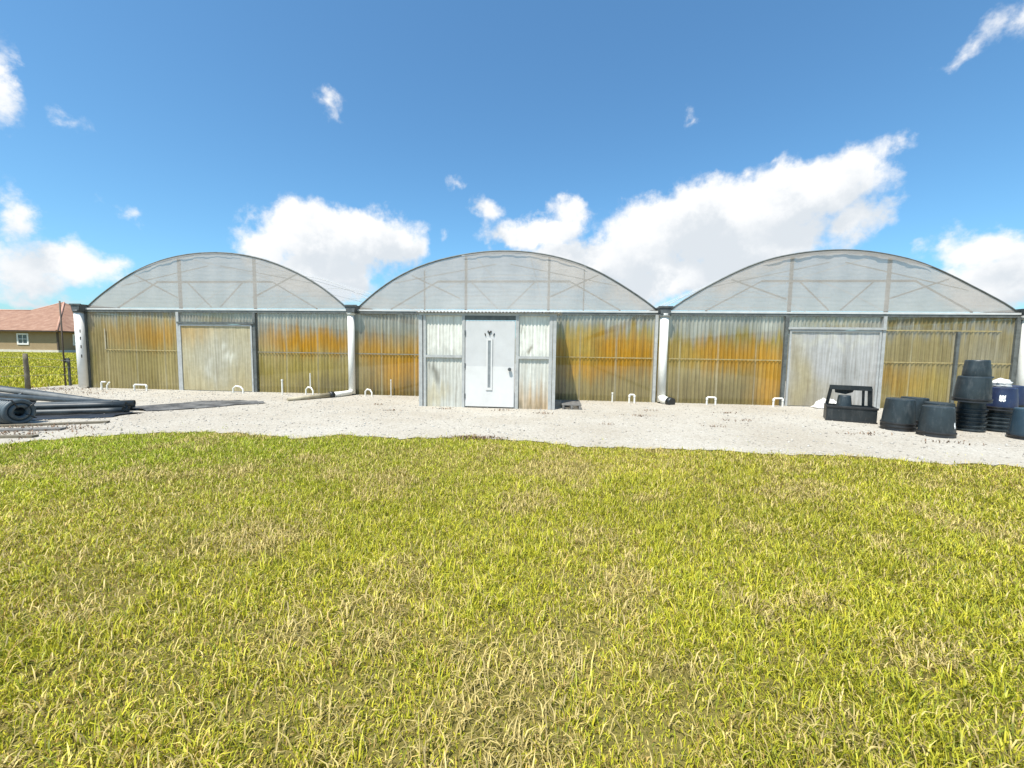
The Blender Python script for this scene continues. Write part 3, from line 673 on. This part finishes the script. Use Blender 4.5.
# ------------------------------------------------------------------ pvc risers in front of the wall
def riser(kind, u, v_, label, **k):
    p = W_(u, v_, 0); b = MB(); r = k.get('r', .024); h = k.get('h', .24); w = k.get('w', .3)
    if kind == 'stub': b.tube([(0, 0, -.05), (0, 0, h)], r, 10); b.tube([(0, 0, h-.04), (0, 0, h+.01)], r*1.35, 10)
    if kind == 'arch':
        b.tube([(-w/2, 0, -.05), (-w/2, 0, h-.02), (-w/2+.02, 0, h), (w/2-.02, 0, h), (w/2, 0, h-.02), (w/2, 0, -.05)], r, 10)
        for sg in (-1, 1): b.tube([(sg*w/2, 0, h-.07), (sg*w/2, 0, h-.01)], r*1.35, 10)
    if kind == 'hook':
        b.tube([(0, 0, -.05), (0, 0, h-.02), (.02, 0, h), (w, 0, h)], r, 10); b.tube([(0, 0, .02), (0, 0, .1)], r*1.4, 10)
        b.tube([(w+.05, 0, -.05), (w+.03, 0, h*.55), (w+.12, 0, h)], r, 10)
    if kind == 'loop':
        b.tube([(-w/2, 0, -.05), (-w/2, 0, h*.7), (-w*.2, 0, h), (w*.25, 0, h*.9), (w/2, 0, h*.55), (w/2, 0, -.05)], r, 10)
        if k.get('stick'): b.tube([(.02, .02, h*.8), (.02, .02, k['stick'])], r*.7, 8)
    o = b.build('irrigation_riser', M['pvc']); o.location = p; o.rotation_euler = (0, 0, -ANG+k.get('rz', 0)); sharp(o)
    return tag(o, label, 'pipe riser', 'white pipe risers along the greenhouse wall')
riser('hook', 1.10, .5, 'white hooked pipe riser nearest the dirty left downpipe', w=.16, h=.26)
riser('arch', 2.45, .5, 'white square arch pipe riser in front of the left orange panel', w=.42, h=.2)
riser('loop', 5.68, .45, 'white double hump riser at the right foot of the beige sliding door', w=.32, h=.23)
riser('stub', 7.15, .5, 'lone white upright stub pipe under the big orange blotch', h=.46)
riser('loop', 7.92, .35, 'white bent riser with a tall thin stick, left of the second downpipe', w=.22, h=.24, stick=.66)
riser('loop', 9.78, .35, 'small white looped riser just right of the second downpipe', w=.2, h=.22)
riser('stub', 10.38, .12, 'thin pale pipe standing against the orange panel left of the entry', h=.5, r=.014)
riser('stub', 16.93, .22, 'thin white stub pipe between the entry and the black capped downpipe', h=.28, r=.02)
riser('arch', 17.45, .35, 'narrow white arch riser left of the black capped downpipe', w=.14, h=.25)
riser('arch', 19.62, .25, 'white square arch riser below the orange panel right of the black capped downpipe', w=.23, h=.22)
riser('arch', 21.35, .3, 'white arch riser at the left foot of the grey white sliding door', w=.28, h=.24, rz=.25)

# ------------------------------------------------------------------ pallet beside the vestibule
pl = empty('wooden_pallet', (1.52, 10.72, .012), -ANG, 'grey weathered slatted pallet lying beside the entry vestibule', 'pallet')
for k in range(6): MB().box((-.24, -.5+.17*k, .10), (.24, -.5+.17*k+.12, .125)).build('slat', M['woodgrey'], pl)
for x in (-.2, 0, .2): MB().box((x-.025, -.5, .0), (x+.025, .47, .099)).build('runner', M['woodgrey'], pl)

# ------------------------------------------------------------------ nursery pots
def pot_profile(rb, rt, h):
    return [(0, h), (rt*.93, h), (rt*.985, h-.008), (rt, h-.03), (rb*.985, .085), (rb*.985, .07)]
def make_pot(name, rb, rt, h, mat, rimmat, sticker=False, rimh=.07, lip=1.045):
    e = empty(name, (0, 0, 0), 0, '', 'pot')
    b = MB().lathe([(rt*.3, h), (rt*.93, h), (rt*.985, h-.01), (rt, h-.03), (rt+(rb-rt)*.5, h*.52), (rb*.97, rimh), (rb*.93, .0)], 36, cap0=True, jit=.012).build('body', M[mat], e); sharp(b)
    r = MB().lathe([(rb*.972, rimh), (rb*(lip-.012), rimh-.004), (rb*lip, rimh-.016), (rb*(lip-.012), rimh-.032), (rb*1.015, rimh-.036), (rb*1.015, .012), (rb*1.03, 0), (rb*.94, 0)], 36, jit=.01).build('rim', M[rimmat], e); sharp(r)
    return e
def place(e, x, y, z, rz, label, group=None, tilt=(0, 0)):
    e.location = (x, y, z); e.rotation_euler = (tilt[0], tilt[1], rz); e['label'] = label; e['category'] = 'plant pot'
    if group: e['group'] = group
    return e
G1 = 'black nursery pots stacked upside down at the right'
big = make_pot('nursery_pot', .258, .218, .54, 'pot', 'potrim', rimh=.09)
mid = make_pot('nursery_pot', .262, .225, .48, 'pot', 'potrim')
small = make_pot('nursery_pot', .205, .170, .36, 'pot', 'pot', rimh=.055, lip=1.11)
blue = make_pot('nursery_pot', .255, .215, .44, 'potblue', 'potrim')
teal = make_pot('nursery_pot', .25, .205, .54, 'potteal', 'potrim')
used = {}
def pot(proto, x, y, z, label, rz=0, tilt=(0, 0)):
    if proto.name not in used: used[proto.name] = 1; e = proto
    else: e = copy_tree(proto)
    return place(e, x, y, z, rz, label, G1, tilt)
pot(big, 7.55, 8.12, .012, 'lower pot of the leftmost black pair, only its double rim showing', .3)
pot(big, 7.545, 8.125, .08, 'upper pot of the leftmost black pair near the box', 1.2, (.015, -.02))
b_pot = pot(big, 7.72, 7.55, .012, 'single dark pot standing in front of the other pots with white stickers on its side', 2.1)
pot(big, 8.30, 8.62, .06, 'black pot half hidden behind the leftmost pair', .8, (.02, .03))
pot(big, 8.35, 8.15, .012, 'dark pot filling the gap between the front pot and the tall stack', 1.9)
for k in range(6):
    nm = ('lowest', 'second', 'third', 'fourth', 'fifth', 'topmost')[k]
    pot(small, 8.94+random.uniform(-.008, .008), 8.12+random.uniform(-.008, .008), .012+k*.078, nm+' of the six nested rims under the tall dark stack', k*1.1, (random.uniform(-.015, .015), random.uniform(-.015, .015)))
pot(mid, 8.79, 7.99, .60, 'wide dark pot sitting on the tall stack of nested rims', .5, (.02, -.02))
pot(small, 8.88, 8.03, 1.03, 'highest dark pot of all, crowning the tall stack', 2.2, (-.01, .015))
for k in range(5):
    nm = ('lowest', 'second', 'middle', 'fourth', 'topmost')[k]
    pot(small, 9.49+random.uniform(-.008, .008), 8.14+random.uniform(-.008, .008), .012+k*.078, nm+' of the five nested rims below the navy pot', k*.9, (random.uniform(-.015, .015), random.uniform(-.015, .015)))
np_ = pot(blue, 9.47, 8.12, .43, 'navy blue pot with a white patch, on top of the right stack of rims', .4, (.01, .02))
pot(blue, 10.15, 8.55, .44, 'navy pot behind the white patched one, at the right edge', .9)
pot(big, 10.15, 8.55, .012, 'black pot carrying the rear navy pot at the right edge', 2.9)
pot(teal, 9.17, 7.36, .012, 'faded blue pot with black rim, cut by the right edge in front', .4)
def patch(parent, r0, r1, h, z0, z1, ang, wid, name='sticker'):
    b = MB(); n_ = 8; rows = []
    for j in range(5):
        z = z0+(z1-z0)*j/4; r = r0+(r1-r0)*z/h+.004
        rows.append([b.bm.verts.new((r*math.cos(ang+wid*(k/n_-.5)+.05*math.sin(j*2)), r*math.sin(ang+wid*(k/n_-.5)), z+.01*math.sin(k*1.9))) for k in range(n_+1)])
    for A, B in zip(rows, rows[1:]):
        for k in range(n_): b.bm.faces.new((A[k], A[k+1], B[k+1], B[k]))
    return b.build(name, M['sticker'], parent)
va = math.atan2(-7.55, -7.72)   # towards the camera
patch(b_pot, .262, .205, .54, .42, .53, va+1.2-2.1, .22); patch(b_pot, .262, .205, .54, .17, .27, va+1.2-2.1, .16)
va2 = math.atan2(-8.22, -9.62); patch(np_, .255, .215, .44, .18, .29, va2-.4+.15, .34)
# small rag and sack on the rear pots
b = MB(); bmesh.ops.create_icosphere(b.bm, subdivisions=3, radius=1)
for v in b.bm.verts:
    s_ = 1+.25*math.sin(v.co.x*5+1)*math.sin(v.co.y*6)+.15*math.sin(v.co.z*9); v.co = Vector((v.co.x*.15*s_, v.co.y*.12*s_, v.co.z*.085*s_+.08))
for f in b.bm.faces: f.smooth = True
o = b.build('plastic_bag', M['whiteplastic']); o.location = (9.62, 8.24, .855); tag(o, 'small crumpled white plastic bag lying on the navy pot', 'plastic bag')

# ------------------------------------------------------------------ black tub with open back frame
ax = Vector((7.68-6.84, 8.81-9.11, 0)); rz = math.atan2(ax.y, ax.x)
tb = empty('plastic_tub', (7.28, 8.93, .012), rz-.2, 'low black plastic tub with an open framed back near the grey white sliding door', 'tub')
Wd = .43
f = MB()
f.box((-Wd, 0, 0), (Wd, .035, .33), .01); f.box((-Wd, .48, 0), (Wd, .51, .33)); f.box((-Wd, .036, 0), (-Wd+.035, .479, .33)); f.box((Wd-.035, .036, 0), (Wd, .479, .33)); f.box((-Wd+.036, .036, .02), (Wd-.036, .479, .05))
f.build('tub', M['blackplastic'], tb)
f = MB(); f.box((-Wd-.015, -.018, .29), (Wd+.015, -.001, .335), .005); f.box((-Wd-.012, -.015, 0), (Wd+.012, -.001, .03)); f.build('lip', M['potrim'], tb)
f = MB()
f.bar((-Wd+.05, .5, .33), (-Wd+.10, .44, .72), .06, .05); f.bar((Wd-.05, .5, .33), (Wd-.08, .44, .72), .08, .05); f.bar((Wd-.17, .495, .33), (Wd-.19, .45, .70), .045)
f.bar((-Wd+.07, .44, .71), (Wd-.05, .44, .71), .06, .10)
f.build('back_frame', M['blackplastic'], tb)
f = MB(); f.face([(-.27, .452, .71), (.10, .452, .71), (.06, .47, .61), (-.06, .475, .56), (-.25, .47, .59)]); ee = bmesh.ops.extrude_face_region(f.bm, geom=f.bm.faces[:]); 
for v in [g_ for g_ in ee['geom'] if isinstance(g_, bmesh.types.BMVert)]: v.co.y += .02
f.build('torn_flap', M['blackplastic'], tb)
ip = MB().lathe([(.02, .30), (.11, .30), (.115, .28), (.15, .0)], 24, Matrix.Translation((-.10, .28, .25)), cap0=True).build('insert', M['pot'], tb)

# crumpled sheet at the foot of the second sliding door
b = MB(); n_ = 26; gv = []
for i in range(n_+1):
    row = []
    for j in range(9):
        x = (i/n_-.5)*.62; y = (j/8-.5)*.34; e_ = (1-(2*x/.62)**2)*(1-(2*y/.34)**2)
        z = .02+.27*max(e_, 0)**.6*(.55+.45*math.sin(i*1.25+j*.4)) + .03*random.random()*(e_ > .05)
        row.append(b.bm.verts.new((x+.01*math.sin(j*3), y, z)))
    gv.append(row)
for A, B in zip(gv, gv[1:]):
    for j in range(8): b.bm.faces.new((A[j], B[j], B[j+1], A[j+1]))
o = b.build('plastic_sheet', M['whiteplastic']); o.location = W_(22.55, .35, .01); o.rotation_euler = (0, 0, -ANG); tag(o, 'crumpled dusty white plastic sheet heaped at the foot of the grey white sliding door', 'plastic sheet')

# ------------------------------------------------------------------ pipes and coils at the left
def pipe(name, pts, r, mat, label, group=None, hollow=True, cat='pipe'):
    b = MB(); pts = [Vector(p) for p in pts]
    P_ = []
    for i in range(len(pts)-1):
        for k in range(6): P_.append(pts[i].lerp(pts[i+1], k/6))
    P_.append(pts[-1]); b.tube(P_, r, 16, caps=not hollow)
    o = b.build(name, M[mat])
    if hollow:
        md = o.modifiers.new('wall', 'SOLIDIFY'); md.thickness = .012; md.offset = -1
    return tag(o, label, cat, group)
GP = 'long dark pipes piled at the left'
r = .062
A0, A1 = Vector((-11.1, 7.6, 0)), Vector((-8.12, 8.76, 0)); sd = Vector((-(A1-A0).y, (A1-A0).x, 0)).normalized()
labs = ['front lowest dark pipe of the bundle lying behind the coil', 'second lowest dark pipe, just behind the front one of the bundle', 'third dark pipe of the bottom row of the bundle', 'rearmost dark pipe of the bottom row of the bundle']
for k in range(4):
    e1 = A1+(A0-A1).normalized()*(.05, .0, .16, .08)[k]
    pipe('drain_pipe', [A0+sd*k*.128+Vector((0, 0, .012+r)), A0.lerp(A1, .5)+sd*(k*.128)+Vector((0, 0, .012+r)), e1+sd*k*.128+Vector((0, 0, .012+r))], r, 'hose', labs[k], GP)
labs = ['dark pipe on top of the bundle at its front, ending at the right', 'dusty pipe on top in the middle of the bundle', 'dark pipe on top at the rear of the bundle']
for k in range(3):
    e1 = A1+(A0-A1).normalized()*(.02, .3, -.03)[k]
    z = .012+r+.110
    pipe('drain_pipe', [A0+sd*(k*.128+.064)+Vector((0, 0, z)), e1+sd*(k*.128+.064)+Vector((0, 0, z))], r, ('hose', 'hosedusty', 'hose')[k], labs[k], GP)
pipe('drain_pipe', [(-13.2, 9.62, .52), (-11.4, 9.5, .36), (-9.4, 9.28, .19), (-8.35, 9.18, .09)], .06, 'hosedusty', 'long pale dusty pipe sloping down from the left edge onto the gravel', GP)
pipe('drain_pipe', [(-13.2, 9.46, .42), (-11.4, 9.33, .27), (-9.6, 9.12, .20), (-8.5, 9.0, .20)], .055, 'hose', 'dark sloping pipe just below the long pale dusty one', GP)
pipe('drain_pipe', [(-13.0, 9.80, .50), (-11.0, 9.72, .30), (-8.9, 9.55, .075)], .055, 'hose', 'dark sloping pipe behind the long pale dusty one', GP)
# coils
def coil(name, loc, axis_rz, R, hole, length, label, nr=9):
    e = empty(name, loc, axis_rz, label, 'pipe coil')
    rt = length/nr/2
    lay = int((R-hole)/(2*rt)+.5); rt2 = (R-hole)/lay/2
    b = MB(); n_ = 40
    for j in range(nr):
        x = -length+rt+j*2*rt*1.0
        for q in range(lay):
            if q < lay-2 and 0 < j < nr-1: continue
            rr_ = hole+rt2+q*2*rt2
            b.tube([(x+.3*rt*math.sin(q*3+j), rr_*math.cos(a_), rr_*math.sin(a_)+R) for a_ in [2*math.pi*k/n_ for k in range(n_)]], rt2*1.04, 8, closed=True)
    b.build('windings', M['hosecoil'], e)
    MB().lathe([(hole*1.0, -length+.02), (hole*1.0, -.03)], 28, Matrix(((0, 0, 1, 0), (1, 0, 0, 0), (0, 1, 0, R), (0, 0, 0, 1)))).build('core', M['potrim'], e)
    for y_ in (-.6, .6, 2.0):
        cy, cz = math.cos(y_), math.sin(y_)
        q = [(.012, cy*hole, R+cz*hole), (.012, cy*(R+.012), R+cz*(R+.012)), (-length-.012, cy*(R+.012), R+cz*(R+.012))]
        MB().tube(q, .009, 6).build('strap', M['potrim'], e)
    return e
M['hosecoil'] = pbr('blue grey coiled hose', (.03, .045, .055), (.085, .11, .122), .5, 6, bump=.1)
coil('hose_coil', (-8.66, 7.33, .012), -.22, .228, .075, .62, 'blue grey ribbed hose coil lying on its side in front of the dark pipes', 10)
coil('hose_coil', (-11.0, 9.45, .012), -.6, .165, .06, .5, 'dark hose coil propping up the sloping pipes at the left edge', 8)
# flat sheeting trailing right of the pipes
b = MB(); pts = [(-8.6,9.6,-7.7,9.05),(-8.2,10.15,-7.3,9.35),(-7.9,10.55,-6.9,9.75),(-7.5,10.75,-6.7,10.15),(-7.1,10.75,-6.3,10.4),(-6.7,10.72,-6.2,10.55)]
rows = []
pts2 = [(-9.0,9.3,-7.9,9.0)]+pts
for i, (x0, y0, x1, y1) in enumerate(pts2):
    row = []
    for j in range(9):
        f_ = j/8; row.append(b.bm.verts.new((x0+(x1-x0)*f_, y0+(y1-y0)*f_, .022+.05*abs(math.sin(i*1.3+j*1.1))*(1 if 0 < j < 8 else .2))))
    rows.append(row)
for A, B in zip(rows, rows[1:]):
    for j in range(8):
        f = b.bm.faces.new((A[j], A[j+1], B[j+1], B[j])); f.smooth = True
o = b.build('mat_and_shade_sheet', M['tarp']); tag(o, 'weathered black sheeting lying flat on the gravel, tapering right of the dark pipes', 'ground sheet')
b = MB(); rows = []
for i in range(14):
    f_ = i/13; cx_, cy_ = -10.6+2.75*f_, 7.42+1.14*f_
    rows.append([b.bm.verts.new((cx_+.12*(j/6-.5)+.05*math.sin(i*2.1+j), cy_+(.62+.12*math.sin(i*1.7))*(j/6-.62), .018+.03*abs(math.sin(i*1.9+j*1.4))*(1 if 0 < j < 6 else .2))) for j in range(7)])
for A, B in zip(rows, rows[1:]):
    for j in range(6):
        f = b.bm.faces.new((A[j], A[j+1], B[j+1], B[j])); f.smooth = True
o = b.build('mat_and_shade_sheet', M['potrim']); tag(o, 'crumpled dark sheet added as the shadow under the front of the dark pipe bundle', 'ground sheet')  # dark sheet added as the bundle's shadow on the gravel
# boards in front of coil, dark to stand in for debris and flat shadows
for i, (x0, y0, x1, y1, w_, lb) in enumerate([(-10.2,6.35,-7.5,6.95,.16,'longest weathered board standing in for debris and flat shadow before the hose coil'),(-9.6,6.0,-7.3,6.35,.11,'thin grey board standing in for debris and shadow nearest the lawn at the left edge'),(-9.0,7.0,-7.4,7.62,.12,'short dark board standing in for debris and shadow between the hose coil and the pipes')]):
    b = MB().bar((0, 0, .03), (Vector((x1-x0, y1-y0, 0)).length, 0, .03), w_, .03)
    o = b.build('debris_shade_board', M['wood'] if i != 0 else M['woodgrey']); o.location = (x0, y0, .0); o.rotation_euler = (0, 0, math.atan2(y1-y0, x1-x0))
    tag(o, lb, 'board', 'boards standing in for debris and shadow in front of the coil')

# ------------------------------------------------------------------ fence
F = empty('wire_fence', (-15.0, 12.9, 0), 0, 'wire pasture fence with a stout wooden post at the left edge of the yard', 'fence')
def rough_post(x, y, h, r_):
    return MB().tube([(x, y, -.1), (x+.01, y, h*.4), (x-.01, y+.01, h*.8), (x, y, h)], [r_*1.05, r_, r_*.95, r_*.9], 12)
rough_post(.05, .0, 1.12, .06).build('wooden_post', M['wood'], F)
rough_post(.1, -6.5, 1.27, .075).build('wooden_post', M['wood'], F)
tp = MB(); tp.box((-.12, 1.36, 0), (-.075, 1.385, .95)); tp.box((-.11, 1.386, 0), (-.085, 1.43, .95)); tp.build('metal_post', M['galvdark'], F)
for z in (.5, .82, 1.12):
    MB().tube([(.1, -6.5, z), (.02, -3.2, z-.02), (.03, -.065, z*.9), (-.1, 1.36, z*.78), (.2, 2.0, z*.78)], .004, 6).build('wire', M['galv'], F)
MB().box((-.19, 1.33, .80), (-.02, 1.355, .95)).build('insulator', M['gutter'], F)
pm = empty('antenna_mast', (-15.16, 14.2, 0), 0, 'thin tall dark mast standing by the fence left of the dirty downpipe', 'mast')
MB().tube([(0, 0, 0), (0, 0, 2.86)], .022, 8).build('pole', M['brownfascia'], pm)
MB().tube([(-.1, 0, .86), (.25, 0, .86)], .012, 6).build('cross_arm', M['galvdark'], pm)

# ------------------------------------------------------------------ house
H = empty('house', (-70.1, 65, 0), 0, 'low olive tan house with terracotta tiled hip roof beyond the pasture', 'house')
def hb(a, b, name, mat, parent=H): return MB().box(a, b).build(name, M[mat], parent)
hb((-30, 0, .36), (0, 19.4, 3.30), 'wall', 'stucco')
hb((-30.2, -.12, -.1), (.1, 19.5, .36), 'foundation', 'foundation')
hb((-.14, -.06, .36), (.06, .14, 3.2), 'corner_downspout', 'brownfascia')
hb((-30.7, -.7, 3.12), (.7, 20.1, 3.30), 'eave_fascia', 'brownfascia')
E0, E1, E2, E3 = (.75, -.75, 3.32), (.75, 20.15, 3.32), (-30.8, 20.15, 3.32), (-30.8, -.75, 3.32)
P_, Q_, Z_ = (-8.9, 9.7, 8.55), (-14.7, 9.7, 7.05), (-25, 9.7, 7.05)
b = MB()
for f in ((E3, (-14.7, -.75, 3.32), Q_, Z_), ((-14.7, -.75, 3.32), E0, P_, Q_), (E0, E1, P_), (E1, (-14.7, 20.15, 3.32), Q_, P_), ((-14.7, 20.15, 3.32), E2, Z_, Q_), (E2, E3, Z_)): b.face(f)
rf = b.build('roof', M['tile'], H)
rc = MB()
for (p0, p1) in ((E0, P_), (P_, Q_), (Q_, Z_)): rc.tube([Vector(p0)+Vector((0, 0, .03)), Vector(p1)+Vector((0, 0, .03))], .13, 8)
rc.build('ridge_tiles', pbr('pale ridge tiles', (.42, .22, .15), (.52, .30, .22), .85, 3), rf)
def hwin(cx, cz, w, h, side=False):
    f = MB(); fr_ = .22
    def bx(a0, a1, z0, z1, d0, d1, m_):
        if side: m_.box((d0, a0, z0), (d1, a1, z1))
        else: m_.box((a0, -d1, z0), (a1, -d0, z1))
    bx(cx-w/2-fr_, cx+w/2+fr_, cz+h/2, cz+h/2+fr_, .003, .09, f); bx(cx-w/2-fr_, cx+w/2+fr_, cz-h/2-fr_, cz-h/2, .003, .09, f)
    bx(cx-w/2-fr_, cx-w/2, cz-h/2, cz+h/2, .003, .088, f); bx(cx+w/2, cx+w/2+fr_, cz-h/2, cz+h/2, .003, .088, f)
    bx(cx-.035, cx+.035, cz-h/2, cz+h/2, .02, .07, f); bx(cx-w/2, cx+w/2, cz-.035, cz+.035, .021, .069, f)
    o = f.build('window', M['trim'], H); g_ = MB(); bx(cx-w/2, cx+w/2, cz-h/2, cz+h/2, .004, .02, g_); g_.build('pane', M['winglass'], o)
hwin(-5.35, 2.0, 1.35, 1.3); hwin(-14.0, 2.0, 1.35, 1.3); hwin(3.0, 2.0, 1.2, 1.35, True); hwin(10.0, 2.0, 1.2, 1.3, True)
